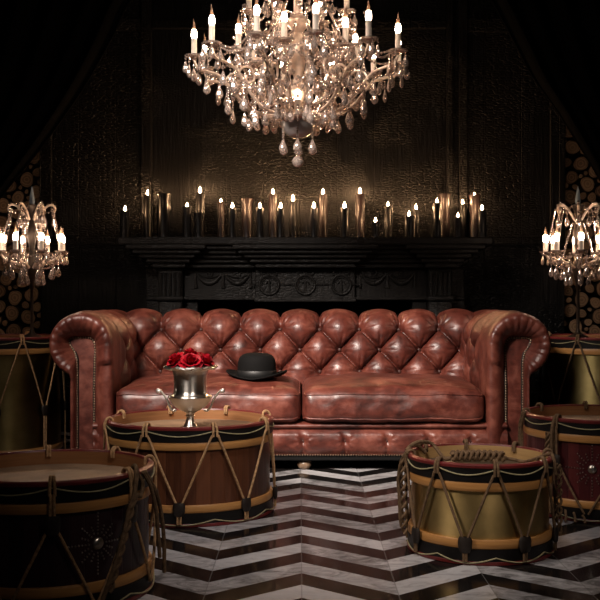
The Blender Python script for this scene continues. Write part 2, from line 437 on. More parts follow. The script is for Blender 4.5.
# (px, body width px, top py, back row?, flame size, wobbly top, description)
CN = [(125, 9.5, 211, 0, 1.0, 0, 'short lit candle at the far left end of the mantel shelf'),
 (147.5, 8, 195, 1, 1.0, 0, 'slim tall lit candle, second from the left end of the mantel'),
 (164, 11, 194, 0, 0, 1, 'thick unlit candle with a flared rim, third from the left on the mantel'),
 (187, 8.5, 207, 0, .9, 1, 'short lit candle just left of the tallest flame on the left half'),
 (200, 8.5, 193, 1, 1.3, 0, 'tall candle with the brightest flame on the left half of the mantel'),
 (199, 9.5, 213, 0, 0, 1, 'stubby unlit candle in front of the brightly flaming tall one on the mantel left'),
 (221, 6.5, 202, 1, .7, 0, 'thin candle with a faint flame, left of the short lit candle above the sofa hat'),
 (232.5, 7.5, 208, 0, 1.1, 0, 'short lit candle next right of the thin faintly lit one'),
 (247, 10, 199, 1, 0, 1, 'unlit candle with a flared crown left of centre on the mantel'),
 (260, 7.5, 208, 0, 1.1, 0, 'short lit candle right of the flared unlit one, above the first carved wreath'),
 (273, 8, 194, 1, 1.1, 0, 'tall plum lit candle behind the pair of short lit ones near mantel centre'),
 (280.5, 7.5, 208, 0, 1.1, 0, 'short lit candle overlapping the tall plum candle left of mantel centre'),
 (293, 7, 201, 1, 1.3, 0, 'slim candle with a tall thin flame at the middle of the mantel'),
 (314, 7.5, 208, 0, 1.2, 0, 'short lit candle just right of the mantel middle, in front of a tall plum one'),
 (323, 8, 194, 1, 1.1, 0, 'tall plum lit candle behind a short lit one right of the mantel middle'),
 (344.5, 8, 208, 0, 1.2, 0, 'short lit candle above the right carved wreath'),
 (360, 9, 194, 1, 1.3, 0, 'tall thick candle with the brightest flame on the right half of the mantel'),
 (375.5, 7, 222, 0, .9, 1, 'smallest stubby lit candle on the mantel'),
 (388, 8.5, 206, 1, .9, 1, 'lit candle with a melted wide lip, right of the smallest stub'),
 (409, 9, 216, 0, 1.0, 1, 'squat lit candle with a spread melted rim on the right part of the mantel'),
 (416, 6.5, 209, 1, 1.0, 0, 'thin lit candle peeking out behind the squat melted one'),
 (437, 7.5, 203, 0, 1.0, 0, 'lit candle in front of a thicker unlit one, right part of the mantel'),
 (444.5, 10, 194, 1, 0, 1, 'thick tall unlit plum candle, right part of the mantel'),
 (458, 7.5, 217, 0, .9, 0, 'low lit candle in front of another lit one near the right end of the mantel'),
 (462.5, 7.5, 204, 1, 1.0, 0, 'lit candle behind the low one near the right end of the mantel'),
 (474.5, 9.5, 195, 1, .6, 1, 'tall plum candle with a ragged rim, second from the right end of the mantel'),
 (482, 8.5, 210, 0, 1.0, 0, 'lit candle at the far right end of the mantel shelf')]
for px, w, py, bk, fl, wob, lab in CN:
    d = 5.80 if bk else 5.68
    h = CAMZ + (300 - py) * d / 1000 - 1.125
    plum = px in (221, 247, 273, 323, 360, 444.5, 474.5)
    candle(CX(px, d), d, w * d / 2000, h, fl, lab, wob * .9, WAXR if plum else WAX)

# ------------------------------------------------------------------ curtains
def curtain(sx, lab, edge):
    # edge: points (x, z) of the inner edge from ceiling down to the tie
    E = catmull([(x, 0, z) for x, z in edge], 60)
    tie = E[-1]
    def fn(u, v):
        e = E[min(59, int(v * 59.999))]
        xo = sx * 2.46
        w = (1 - v) ** .8
        x = e.x + (xo - e.x) * u
        z = e.z * (1 - u) + u * (3.0 - (3.0 - tie.z + .02) * v) if v > 0 else 3.0
        z = 3.0 + (z - 3.0)
        amp = .045 * (.25 + .75 * w) * min(1, u * 12 + .25)
        return (x, 5.62 + amp * math.sin(2 * PI * 7.5 * u ** .8 + .4) + .012 * math.sin(31 * u + 5 * v), min(z, 3.0))
    m = MB(); m.grid(fn, 150, 60)
    T = m.build('stage_curtain', VELVET); sol = T.modifiers.new('thick', 'SOLIDIFY'); sol.thickness = .006
    tag(T, lab, 'curtain')
    # the gathered tail below the tie
    m = MB()
    def tail(u, v):
        a = u * 2 * PI
        r = .07 + .05 * v + .012 * math.sin(9 * a)
        return (tie.x + (sx * .10) + r * 1.3 * math.cos(a), 5.62 + r * .6 * math.sin(a), tie.z + .05 - (tie.z + .045) * v)
    m.grid(tail, 72, 24, closeu=True); t2 = m.build('gathered_tail', VELVET, T)
K = 5.6 / 1000
def Q(px, py): return ((px - 300) * K, CAMZ + (300 - py) * K)
curtain(-1, 'black curtain swagged across the upper left corner of the picture', [(-.62, 3.0), (-.76, 2.75), Q(128, 0), Q(110, 37), Q(80, 90), Q(40, 147), Q(0, 197), Q(-45, 262), Q(-75, 330)])
curtain(1, 'black curtain swagged across the upper right corner of the picture', [(.78, 3.0), (.92, 2.72), Q(493, 0), Q(513, 37), Q(534, 77), Q(559, 113), Q(600, 180), Q(640, 255), Q(670, 330)])

# ------------------------------------------------------------------ firewood
log_meshes = []
for k in range(7):
    m = MB(); n = 18; ph = random.random() * 6
    rip = [1 + .07 * math.sin(2 * 2 * PI * i / n + ph) + .04 * math.sin(3 * 2 * PI * i / n + 2 * ph) for i in range(n)]
    vs = []; L = .34
    for (r, y) in ((.86, -.002), (.99, .0), (1, .006), (1.0, L)):
        for i in range(n):
            a = 2 * PI * i / n; vs.append((r * .04 * rip[i] * math.cos(a), y, r * .04 * rip[i] * math.sin(a)))
    m.add(vs, [tuple(range(n))], 1)
    m.add(vs, [(j * n + i, (j + 1) * n + i, (j + 1) * n + (i + 1) % n, j * n + (i + 1) % n) for j in range(1) for i in range(n)], 1)
    m.add(vs, [(j * n + i, (j + 1) * n + i, (j + 1) * n + (i + 1) % n, j * n + (i + 1) % n) for j in (1, 2) for i in range(n)] + [tuple(3 * n + i for i in range(n - 1, -1, -1))], 0)
    log_meshes.append(m.mesh('firewood_log', [BARK, LOGEND]))
def logs(x0, x1, z0, z1, visible, lab, grp):
    done = []
    for r, tries in ((.047, 500), (.042, 1500), (.037, 3000), (.031, 6000), (.025, 7000), (.019, 7000), (.014, 7000)):
        for _ in range(tries):
            x = random.uniform(x0 + r, x1 - r); z = random.uniform(z0 + r, z1)
            if not visible(x, z): continue
            if all((x - a) ** 2 + (z - b) ** 2 > ((r + c) * .985) ** 2 for a, b, c in done): done.append((x, z, r))
    for x, z, r in done:
        o = link('firewood_log', random.choice(log_meshes), None, (x, 5.95 + random.uniform(0, .035), z))
        o.scale = (r / .0442, 1, r / .0442); o.rotation_euler = (0, random.random() * 6.28, 0)
        tag(o, lab, 'log', grp)
def PX(x, d=5.95): return 300 + x / d * 1000
def PY(z, d=5.95): return 300 - (z - CAMZ) / d * 1000
logs(-1.86, -1.533, .522, 1.80, lambda x, z: PX(x) > -8 and PY(z) > 197 - PX(x) * 1.25 - 6, 'round cut firewood log end in the stack behind the left table lamp', 'firewood logs in the left stack')
logs(1.563, 1.86, .522, 1.80, lambda x, z: PX(x) < 606 and PY(z) > 113 + (PX(x) - 559) * 1.6 - 4, 'round cut firewood log end in the dark stack behind the right table lamp', 'firewood logs in the right stack')

# ------------------------------------------------------------------ sofa
SOFA = thing('chesterfield_sofa', 'long red-brown leather button-tufted sofa with rolled arms in front of the fireplace', 'sofa', (0, 4.5, 0))
DX, DS = .205, .110
def puff(x, s, s2, s1, H=.056, x0=0.0, seed=0):
    """tufted height above the base surface; buttons on a diamond lattice with row s2 at x0+k*DX"""
    xx = x - x0
    if s <= s1 and s >= s2 - DS:
        a = xx / DX + (s - s2) / (2 * DS); b = xx / DX - (s - s2) / (2 * DS)
        sa, sb = abs(math.sin(PI * a)), abs(math.sin(PI * b))
        h = H * ((sa * sb) ** .5) + .006 * max(sa, sb) - .011 * (math.exp(-(sa / .13) ** 2) * min(1, sb * 3) + math.exp(-(sb / .13) ** 2) * min(1, sa * 3))
    else:
        sh = .5
        k = min(1, abs(s - (s1 if s > s1 else s2 - DS)) / .10)
        sv = abs(math.sin(PI * (xx / DX + sh)))
        h = H * sv ** (1.0 - .45 * k) * (1 - .42 * k) + .006 * sv - .011 * k * math.exp(-(sv / .13) ** 2)
    # button dimples + radiating creases
    for row in range(-1, 2):
        off = (row % 2) * .5
        k = round(xx / DX - off); bx = (k + off) * DX; bs = s2 + row * DS
        r = math.hypot(xx - bx, s - bs)
        if r < .10:
            h -= .022 * math.exp(-(r / .019) ** 2)
            th = math.atan2(s - bs, xx - bx)
            h += .0095 * (abs(math.sin(5.5 * th + 5 * k + row)) ** .5 - .7) * math.exp(-((r - .046) / .028) ** 2) * (.6 + .4 * math.sin(th))
    return h
BUTTON = MB(); BUTTON.lathe([(0, .004), (.006, .0035), (.0095, .001), (.0105, -.002), (.0105, -.005)], 14, M=Matrix.Rotation(PI / 2, 4, 'X')); BUTTON = BUTTON.mesh('button', simple('dark_leather_button', (.05, .017, .013), .5, spec=.3))
def backrest():
    base = [(.60, 0, .22), (.612, 0, .33), (.628, 0, .42), (.645, 0, .52), (.66, 0, .61), (.685, 0, .662), (.73, 0, .690), (.785, 0, .683), (.825, 0, .645), (.835, 0, .59), (.81, 0, .54)]
    P, L = resample(catmull(base, 300), 230)
    zs = {}
    for i, p in enumerate(P):
        zs[i] = L * i / (len(P) - 1)
    def s_at(z):
        for i in range(len(P) - 1):
            if P[i].z <= z <= P[i + 1].z: return zs[i]
    s1, s2 = s_at(.628), None
    s2 = s1 - DS
    def nrm(i):
        t = P[min(i + 1, 229)] - P[max(i - 1, 0)]; t.normalize(); return Vector((0, -t.z * 1.0, 0)) + Vector((0, 0, t.x)), t
    NU = 440; X0 = .93
    vs = []; fs = []
    for iu in range(NU):
        x = -X0 + 2 * X0 * iu / (NU - 1)
        for i in range(230):
            t = (P[min(i + 1, 229)] - P[max(i - 1, 0)]).normalized()
            n = Vector((0, -t.z, t.x))   # profile stored as (y,0,z) -> tangent (dy,_,dz)
            p = P[i]
            h = puff(x, zs[i], s2, s1)
            h += .003 * noise.noise(Vector((x * 9, zs[i] * 9, 1.7)))
            vs.append((x, p.x + n.y * h, p.z + n.z * h))
    for iu in range(NU - 1):
        for i in range(229):
            a = iu * 230 + i; fs.append((a, a + 230, a + 231, a + 1))
    m = MB(); m.add(vs, fs)
    m.box(-.93, .93, .71, .815, .08, .57, .02)   # back body
    B = m.build('backrest', LEATHER, SOFA, 180)
    for row in range(-1, 2):
        off = (row % 2) * .5; s = s2 + row * DS
        i = min(range(230), key=lambda q: abs(zs[q] - s)); p = P[i]
        t = (P[i + 1] - P[i - 1]).normalized(); n = Vector((0, -t.z, t.x))
        for k in range(-5, 6):
            x = (k + off) * DX
            if abs(x) > .80: continue
            o = link('button', BUTTON, SOFA, (x, p.x + n.y * -.012, p.z + n.z * -.012))
            o.rotation_euler = (-math.atan2(t.x, t.z), 0, 0)
backrest()

def arm(sx):
    cx, cz, R = .99, .573, .146
    prof = [(.845, z) for z in [.08 + (.573 - .08) * i / 44 for i in range(44)]]
    nA = len(prof)
    prof += [(cx - R * math.cos(a), cz + R * math.sin(a)) for a in [math.radians(250) * i / 80 for i in range(81)]]
    nB = len(prof)
    prof += [(1.035, .43 - (.43 - .08) * i / 20) for i in range(1, 21)]
    N = len(prof)
    # arc length along the inner side for tufts
    sl = [0]
    for i in range(1, N): sl.append(sl[-1] + math.hypot(prof[i][0] - prof[i - 1][0], prof[i][1] - prof[i - 1][1]))
    s1 = sl[min(range(N), key=lambda i: abs(sl[i] - (.628 - .08)))]
    def nrm(i):
        a, b = prof[max(0, i - 1)], prof[min(N - 1, i + 1)]
        tx, tz = b[0] - a[0], b[1] - a[1]; l = math.hypot(tx, tz) or 1
        return (-tz / l, tx / l)
    ny = 70; rows = []
    for j in range(ny):
        y = .05 + .76 * j / (ny - 1)
        f = min(1, max(0, (y - .20) / .12)); f = f * f * (3 - 2 * f)
        ring = []
        for i in range(N):
            nx, nz = nrm(i); h = 0
            if i < nB - 6:
                hh = puff(y, sl[i], s1 - DS, s1, .030, .34)
                h = f * (hh - .012) * (1 if sl[i] > .2 else 0) * (1 if sl[i] < s1 + .05 else max(.3, 1 - (sl[i] - s1 - .05) * 4))
                h += (1 - f) * .0035 * math.exp(-((y - .17) / .03) ** 2) * 2 * (1 if i > nA - 12 else .3)
            h += .003 * noise.noise(Vector((sl[i] * 8, y * 7, sx * 3.1)))
            ring.append((sx * (prof[i][0] + nx * h), y, prof[i][1] + nz * h))
        rows.append(ring)
    # rounded, pleated front that rolls round to the facing outline
    pan = [(.937, .08 + (.545 - .08) * i / 44) for i in range(44)]
    arcp, _ = resample(catmull([(.937, 0, .545), (.941, 0, .578), (.953, 0, .597), (.975, 0, .603), (1.01, 0, .603), (1.045, 0, .600), (1.056, 0, .592), (1.053, 0, .575), (1.04, 0, .552), (1.026, 0, .53), (1.016, 0, .505)], 120), 81)
    pan += [(p.x, p.z) for p in arcp]
    pan += [(1.014, .50 - (.50 - .08) * i / 20) for i in range(1, 21)]
    nf = 22; front = []
    aw = [max(0, min(1, (i - nA + 14) / 14, (nB - 2 - i) / 10)) for i in range(N)]
    for k in range(1, nf + 1):
        t = k / nf; ring = []
        for i in range(N):
            o, p = prof[i], pan[i]
            arc = nA - 6 <= i < nB
            pl = 0
            if arc:
                w = min(1, (i - nA + 6) / 12) * min(1, (nB - i) / 8)
                pl = w * .010 * (abs(math.sin(i * .60 + .35 * math.sin(i * .7))) ** .45 - .7) * min(1, t * 2.2) * (1.15 - .5 * t)
            g = math.sin(PI * t ** .75)
            y = .05 - (.066 if arc else .046) * g + (.012 + .022 * aw[i]) * t - pl
            e = (1 - math.cos(t * PI)) / 2 * .35 + t * .65
            nx, nz = nrm(i); bulge = .006 * math.sin(PI * min(1, t * 2))
            ring.append((sx * (o[0] + (p[0] - o[0]) * e + nx * bulge), y, o[1] + (p[1] - o[1]) * e + nz * bulge))
        front.append(ring)
    allr = list(reversed(front)) + rows
    vs = [p for r in allr for p in r]; fs = []
    for j in range(len(allr) - 1):
        for i in range(N - 1):
            a = j * N + i; q = (a, a + 1, a + N + 1, a + N)
            fs.append(q if sx > 0 else q[::-1])
    e0 = (len(allr) - 1) * N
    fs.append(tuple(e0 + i for i in range(N)) if sx > 0 else tuple(e0 + i for i in range(N - 1, -1, -1)))
    m = MB(); m.add(vs, fs)
    A = m.build('arm', LEATHER, SOFA, 180)
    # facing panel
    m = MB(); yf = .066
    vs = [(sx * p[0], yf + .018 * aw[i], p[1]) for i, p in enumerate(pan)] + [(sx * (p[0] * .9 + .0975), yf - .008 + .016 * aw[i], p[1] * .985 + .003) for i, p in enumerate(pan)]
    n = len(pan); q = tuple(n + i for i in range(n))
    m.add(vs, [q if sx < 0 else q[::-1]] + [((i, i + 1, n + i + 1, n + i)) for i in range(n - 1)])
    # the ring between the arm leather and the facing
    m.build('arm_facing', LEATHER, A)
    m = MB(); gl = [(sx * p[0], .058 + .022 * aw[i], p[1]) for i, p in enumerate(pan)]
    m.tube(gl, .0078, 8); m.build('gimp_strip', TUG, A)
    m = MB(); line, L = resample([(x, y - .008, z) for x, y, z in gl], 400)
    k = int(L / .0115); pts, _ = resample(line, k)
    for p in pts: m.ball((p.x, p.y, p.z), .0042, 7, 5, (1, .7, 1))
    m.build('nailhead_trim', NAIL, A)
arm(-1); arm(1)

def cushion(x0, x1, lab):
    cx, hw = (x0 + x1) / 2, (x1 - x0) / 2; y0, y1 = .012, .625; cy, hd = (y0 + y1) / 2, (y1 - y0) / 2
    z0, z1 = .218, .368; r = .045
    def shape(p):
        # p on the unit cube surface
        hz = (z1 - z0) / 2
        q = Vector((p[0] * hw, p[1] * hd, p[2] * hz))
        c = Vector((max(-hw + r, min(hw - r, q.x)), max(-hd + r, min(hd - r, q.y)), max(-hz + r, min(hz - r, q.z))))
        d = q - c
        if d.length > 1e-6: q = c + d.normalized() * r
        u, v = q.x / hw, q.y / hd
        dome = (1 - abs(u) ** 3.2) * (1 - abs(v) ** 3)
        w = q + Vector((cx, cy, (z0 + z1) / 2))
        if q.z > 0: w.z += .042 * dome * (q.z / hz)
        w.z += .012 * (v + 1) * .5 * (q.z > 0)
        if v < -.5: w.y -= .016 * (1 - abs(u) ** 4) * (1 - (q.z / hz) ** 2)
        nn = noise.noise(Vector((w.x * 7, w.y * 7, w.z * 11))) * .007 + noise.noise(Vector((w.x * 19, w.y * 19, w.z * 24))) * .0035
        dn = Vector((u ** 3 * .3, v ** 3, q.z / hz)); dn.normalize()
        return w + dn * nn
    n = 72; m = MB()
    faces = [(0, 1, 2, 1), (0, 1, 2, -1), (0, 2, 1, -1), (0, 2, 1, 1), (1, 2, 0, 1), (1, 2, 0, -1)]
    for a, b, c, sg in faces:
        nb = 24 if b == 2 else n
        def fn(u, v):
            p = [0, 0, 0]
            uu = -1 + 2 * u; vv = -1 + 2 * v
            p[a] = math.copysign(abs(uu) ** .85, uu); p[b] = math.copysign(abs(vv) ** .85, vv); p[c] = sg
            return shape(p)
        fl = ((a, b, c) in ((0, 1, 2), (1, 2, 0))) == (sg < 0)
        m.grid(fn, n, nb, flip=fl)
    C = m.build('seat_cushion', LEATHER, SOFA, 180)
    def rim(z):
        out = []
        k = .985
        for i in range(200):
            t = i / 200 * 4; e = int(t); f = -1 + 2 * (t - e)
            p = [(f, -1), (1, f), (-f, 1), (-1, -f)][e]
            w = shape((p[0], p[1], z)); out.append(w)
        return out
    m = MB(); m.tube(rim(.78), .0048, 8, closed=True); m.tube(rim(-.80), .0045, 8, closed=True); m.build('piping', LEATHER, C, 180)
cushion(-.838, .004, ''); cushion(.010, .838, '')

def rail():
    n = 330; X0 = .94
    prof = [(.045, .222), (.020, .219), (.004, .212), (-.002, .203), (.004, .194), (.016, .189), (.010, .182), (.002, .165), (-.002, .14), (0, .115), (.008, .092), (.018, .078), (.022, .070)]
    P = catmull([(0, y, z) for y, z in prof], 64)
    def fn(u, v):
        x = -X0 + 2 * X0 * u; p = P[min(63, int(round(v * 63)))]
        z = p.z; h = 0
        if z < .186:
            k = round((x - .015) / .19); bx = .015 + k * .19
            q = abs((x - bx) / .095)
            h = .010 * (min(1, q * 4) ** .5) * min(1, (.186 - z) / .02)
            r = math.hypot(x - bx, z - .133)
            h -= .013 * math.exp(-(r / .016) ** 2)
            th = math.atan2(z - .133, x - bx); h += .0016 * math.sin(9 * th) * math.exp(-((r - .03) / .018) ** 2)
        h += .002 * noise.noise(Vector((x * 12, z * 20, 4)))
        return (x, .034 + p.y - h, z)
    m = MB(); m.grid(fn, n, 64)
    m.box(-.98, .98, .06, .80, .07, .20, .01)
    m.build('front_rail', LEATHER, SOFA, 180)
    for k in range(-5, 5):
        x = .015 + k * .19
        if abs(x) < .9: link('button', BUTTON, SOFA, (x, .043, .133))
    m = MB(); k = int(2.06 / .0115)
    for i in range(k): m.ball((-1.03 + 2.06 * i / (k - 1), .040, .071), .0042, 6, 4)
    m.build('nailhead_trim', NAIL, SOFA)
    m = MB(); m.box(-1.03, 1.03, .045, .80, .045, .072, .004); m.build('base', BLACK, SOFA)
    m = MB(); m.box(-.85, .85, .05, .64, .19, .217, .004); m.build('seat_deck', BLACK, SOFA)
    ft = MB(); ft.lathe([(.018, 0), (.022, .002), (.031, .012), (.034, .022), (.031, .033), (.022, .040), (.020, .043), (.030, .046), (.030, .052), (.02, .055)], 24)
    FT = ft.mesh('foot', simple('turned_oak_foot', (.20, .13, .08), .35, nscale=40))
    for x in (-.97, .02, .97):
        for y in (.09, .74): link('foot', FT, SOFA, (x, y, 0))
rail()

# ------------------------------------------------------------------ bowler hat
H = thing('bowler_hat', 'black felt bowler hat lying on the left seat cushion of the sofa', 'hat', (-.205, 4.745, .405), math.radians(-8))
def hatbrim(u, v):
    a = 2 * PI * u; rx, ry = .080 + .052 * v, .098 + .046 * v
    rx, ry = ry * 1.0, rx * 1.08
    c = abs(math.cos(a)) ** 1.5
    z = .010 + v * v * (.022 * c + .002) - .010 * (1 - c) * v
    if v > .93: z += .004
    return (rx * math.cos(a), ry * math.sin(a), z)
m = MB(); m.grid(hatbrim, 72, 14, closeu=True)
hb = m.build('brim', FELT, H, 180); sm = hb.modifiers.new('t', 'SOLIDIFY'); sm.thickness = .005; sm.offset = 0
m = MB(); m.lathe([(.092, .006), (.091, .02), (.090, .05), (.088, .075), (.082, .095), (.070, .109), (.050, .117), (.025, .120), (0, .121)], 56, sx=1.02, sy=.92)
m.build('crown', FELT, H, 180)
m = MB(); m.lathe([(.0925, .010), (.0935, .012), (.0928, .036), (.091, .038)], 56, sx=1.02, sy=.92, caps=False); m.build('hat_band', RIBBON, H)

# ------------------------------------------------------------------ drums
def drum(lab, X, Y, r, h, shell, hook, tugz=.055, star=None, n=8, headz=.042, inner=None, rope=ROPE, tails=None, rimmat=HOOPRED, skin=SKIN):
    T = thing('rope_drum', lab, 'drum', (X, Y, 0), 0, 'rope tensioned drums around the sofa')
    rs = r - .012
    A = lambda deg: math.radians(deg - 90)           # 0 deg faces the camera (-y), positive to +x
    C = lambda deg, rad, z: (rad * math.cos(A(deg)), rad * math.sin(A(deg)), z)
    ns = 96
    m = MB(); m.lathe([(rs, .04), (rs, h - .05)], ns, caps=False); m.build('shell', shell, T)
    m = MB()
    m.lathe([(r - .016, h - .005), (r - .013, h), (r - .003, h), (r + .002, h - .004), (r + .002, h - .011), (r, h - .013)], ns, mat=1, caps=False)
    m.lathe([(r, h - .013), (r, h - .052), (r - .013, h - .052)], ns, mat=0, caps=False)
    m.lathe([(r - .014, h - headz - .01), (r - .016, h - .005)], ns, mat=2, caps=False)
    m.build('top_hoop', [HOOPBLK, rimmat, inner or INNER], T)
    m = MB(); m.lathe([(rs - .001, h - .0525), (r - .003, h - .0525), (r - .001, h - .057), (r - .001, h - .076), (r - .003, h - .080), (rs - .001, h - .080)], ns, caps=False); m.build('flesh_hoop', OCHRE, T)
    m = MB(); m.lathe([(rs - .001, .048), (r - .003, .048), (r - .001, .052), (r - .001, .070), (r - .003, .074), (rs - .001, .074)], ns, caps=False); m.build('flesh_hoop', OCHRE, T)
    m = MB()
    m.lathe([(r - .013, .0475), (r, .0475), (r, .012)], ns, mat=0, caps=False)
    m.lathe([(r, .012), (r + .002, .010), (r + .002, .002), (r - .003, 0), (r - .02, 0)], ns, mat=1, caps=True)
    m.build('bottom_hoop', [HOOPBLK, rimmat], T)
    m = MB(); m.lathe([(r - .014, h - headz), (r - .03, h - headz + .001), (r * .5, h - headz + .0015), (0, h - headz + .0015)], ns, caps=False); m.build('drumhead', skin, T)
    # painted scalloped cords
    st = 360 / n
    for zt, sg in ((h - .019, 1), (.020, 1)):
        m = MB(); pts = []
        for i in range(n * 14):
            d = hook + st * i / 14; f = (i % 14) / 14
            pts.append(C(d, r + .0025, zt - .017 * math.sin(PI * f) + .004))
        m.tube(pts, .0021, 6, closed=True); m.build('scalloped_cord', CREAM, T)
    # tension rope
    ro = r + .008
    m = MB()
    for i in range(n):
        a = hook + st * i
        for sg in (-1, 1):
            pts = []
            if tugz < h * .55:
                for k in range(13):
                    t = k / 12
                    pts.append(C(a + sg * (2.0 + (st / 2 - 3.2) * t), ro - .003 * (0 < t < 1), h - .03 + (tugz + .012 - h + .03) * t))
                pts.append(C(a + sg * (st / 2 - .9), ro, .012))
            else:
                pts.append(C(a + sg * .8, ro, h - .03)); pts.append(C(a + sg * 1.1, ro, tugz))
                for k in range(1, 13):
                    t = k / 12
                    pts.append(C(a + sg * (1.1 + (st / 2 - 2.5) * t), ro - .003, tugz + (.03 - tugz) * t))
            m.tube(pts, .0042, 8)
    m.build('tension_rope', rope, T)
    for i in range(n):
        a = hook + st * i
        m = MB()
        for sg in (-1, 1):
            q = [C(a + sg * 1.3, ro, h - .034), C(a + sg * 1.2, ro, h - .01), C(a + sg * .9, r - .001, h + .008), C(a + sg * .8, r - .012, h + .010), C(a + sg * .8, r - .020, h + .002), C(a + sg * .8, r - .021, h - .018)]
            m.tube(catmull(q, 16), .0042, 8)
        m.build('rope_loop', rope, T)
        b = a + (st / 2 if tugz < h * .55 else 0)
        m = MB(); deg = .022 / r * 57.3
        def tg(u, v):
            an = 2 * PI * u; wv = 1 - .25 * abs(2 * v - 1) ** 3
            d = b + deg * math.cos(an) * wv * (.85 + .15 * v); rad = ro + (.009 * math.sin(an)) * wv
            return C(d, rad, tugz - .022 + .046 * v)
        m.grid(tg, 18, 8, closeu=True); m.build('leather_tug', TUG, T)
    if star:
        sa, sz, size = star
        Mx = lambda u, v, o: C(sa + math.degrees(u / rs), rs + o, sz + v)
        m = MB(); c = Mx(0, 0, .0)
        M = Matrix.Translation(Vector(c)) @ Matrix.Rotation(A(sa) + PI / 2, 4, 'Z') @ Matrix.Rotation(PI / 2, 4, 'X')
        m.lathe([(.0155, 0), (.0155, .002), (.013, .005), (.008, .0075), (.003, .0085), (.003, .010), (0, .0105)], 20, M=M)
        m.build('boss', STUD, T)
        m = MB()
        for k in range(16):
            an = 2 * PI * k / 16; cnt = 7 if k % 4 == 0 else (5 if k % 2 == 0 else 3)
            for j in range(cnt):
                rr = .027 + .0095 * j + (.004 if k % 2 else 0); rr *= size
                m.ball(Mx(rr * math.sin(an), rr * math.cos(an), .0008), .0028, 6, 4)
        m.build('stud_pattern', STUD, T)
    CT = lambda deg, rad, z: C(deg - math.degrees(math.atan2(X, Y)), rad, z)   # tails are placed from the side seen from the room
    for pts, rad in (tails(CT, r, h) if tails else []):
        m = MB(); c = catmull(pts, len(pts) * 8)
        m.tube(c, rad, 8); m.build('hanging_rope', DROPE, T)
    return T

def twist(C, d0, d1, r0, z0, z1, n=9, amp=1.6, cnt=2, r1=None, seed=0):
    """a length of rope plait hanging down the outside of a drum: strands that wind round each other"""
    out = []
    r1 = r1 or r0
    for s in range(cnt):
        pts = []
        for i in range(n * 3):
            t = i / (n * 3 - 1); ph = 2 * PI * t * n / 2.2 + s * 2 * PI / cnt + seed
            pts.append(C(d0 + (d1 - d0) * t + amp * math.cos(ph), r0 + (r1 - r0) * t + .007 * math.sin(ph) + .010, z0 + (z1 - z0) * t))
        out.append((pts, .0042))
    return out

def tails_front(C, r, h):
    o = []
    top = C(50, r + .006, h + .004)
    # thick knot on the rim then two lengths falling to the lower left and one down the right side
    o.append(([C(52, r - .02, h - .012), C(51, r - .004, h + .014), C(48, r + .014, h + .002), C(45, r + .020, h - .05), C(42, r + .018, h - .085), C(38, r + .02, h - .14), C(33, r + .02, h - .21), C(28, r + .016, .06), C(26, r + .012, .03)], .0058))
    o += twist(C, 44, 29, r + .008, h - .07, .05, 8, 1.4, 2, seed=1)
    o.append(([C(48, r + .012, h + .004), C(52, r + .018, h - .03), C(50, r + .020, h - .06), C(46, r + .022, h - .055), C(44, r + .02, h - .075)], .0058))
    o.append(([C(56, r + .008, h - .005), C(62, r + .016, h - .05), C(68, r + .02, h - .12), C(72, r + .02, h - .19), C(75, r + .022, h - .25)], .0055))
    o.append(([C(58, r + .008, h - .005), C(66, r + .02, h - .06), C(76, r + .024, h - .13), C(80, r + .03, h - .21), C(84, r + .03, .03)], .0055))
    return o
def tails_gold(C, r, h):
    o = []
    o += twist(C, -78, -72, r + .006, h - .02, .05, 9, 1.8, 2)
    o.append(([C(-80, r + .004, h + .004), C(-86, r + .020, h - .03), C(-88, r + .03, h - .09), C(-86, r + .026, h - .15), C(-84, r + .024, h - .2), C(-83, r + .02, .06)], .005))
    o.append(([C(-76, r + .004, h + .004), C(-82, r + .024, h - .05), C(-84, r + .026, h - .11), C(-80, r + .02, h - .17), C(-78, r + .018, .08)], .005))
    # braided hank lying on the drumhead
    hz = h - .040
    for s in range(3):
        pts = []
        for i in range(46):
            t = i / 45; ph = 2 * PI * t * 3.2 + s * 2 * PI / 3
            pts.append((-.075 + .165 * t, .075 + .02 * math.sin(PI * t) + .022 * math.cos(ph) - .015 * t, hz + .020 + .011 * math.sin(2 * ph)))
        o.append((pts, .0056))
    o.append(([C(-88, r + .004, h + .004), C(-95, r - .015, h + .020), C(-105, r - .035, h + .024), C(-118, r - .055, h + .012), (-.10, .07, hz + .012), (-.07, .08, hz + .016)], .0062))
    o.append(([C(-84, r + .006, h - .008), C(-90, r - .006, h + .014), C(-98, r - .02, h + .016), C(-104, r - .03, h + .006), C(-108, r - .045, h - .012)], .0062))
    o.append(([(.085, .072, hz + .014), (.12, .06, hz + .01), (.15, .03, hz + .008), C(78, r - .02, h + .006), C(76, r - .002, h + .010), C(74, r + .008, h - .01), C(74, r + .012, h - .05)], .0055))
    o += twist(C, 78, 84, r + .008, h - .02, .06, 8, 1.6, 2, seed=2)
    return o
def tails_red(C, r, h):
    o = []
    o += twist(C, -36, -39, r + .012, h - .05, .03, 9, 1.3, 3)
    o.append(([C(-33, r + .006, h + .002), C(-33.5, r + .018, h - .04), C(-34, r + .018, h - .12), C(-34.5, r + .018, h - .24), C(-35, r + .015, .02)], .006))
    o.append(([C(-74, r + .004, h + .002), C(-78, r + .014, h - .04), C(-80, r + .016, h - .11), C(-79, r + .014, h - .16)], .0055))
    o.append(([C(-70, r + .004, h + .002), C(-75, r + .012, h - .05), C(-77, r + .014, h - .12), C(-76, r + .014, h - .18)], .0055))
    for k in range(4):
        o.append(([C(-30 + 6 * k, r + .012, .045 - .006 * k), C(-28 + 6 * k, r + .03, .02), C(-27 + 6 * k, r + .05, .008)], .0045))
    return o
drum('large near-black drum with a studded star, cut off at the near left corner', -.674, 2.697, .275, .333, DARKS, 15, .333 - .105, (40, .168, .9), tails=tails_front)
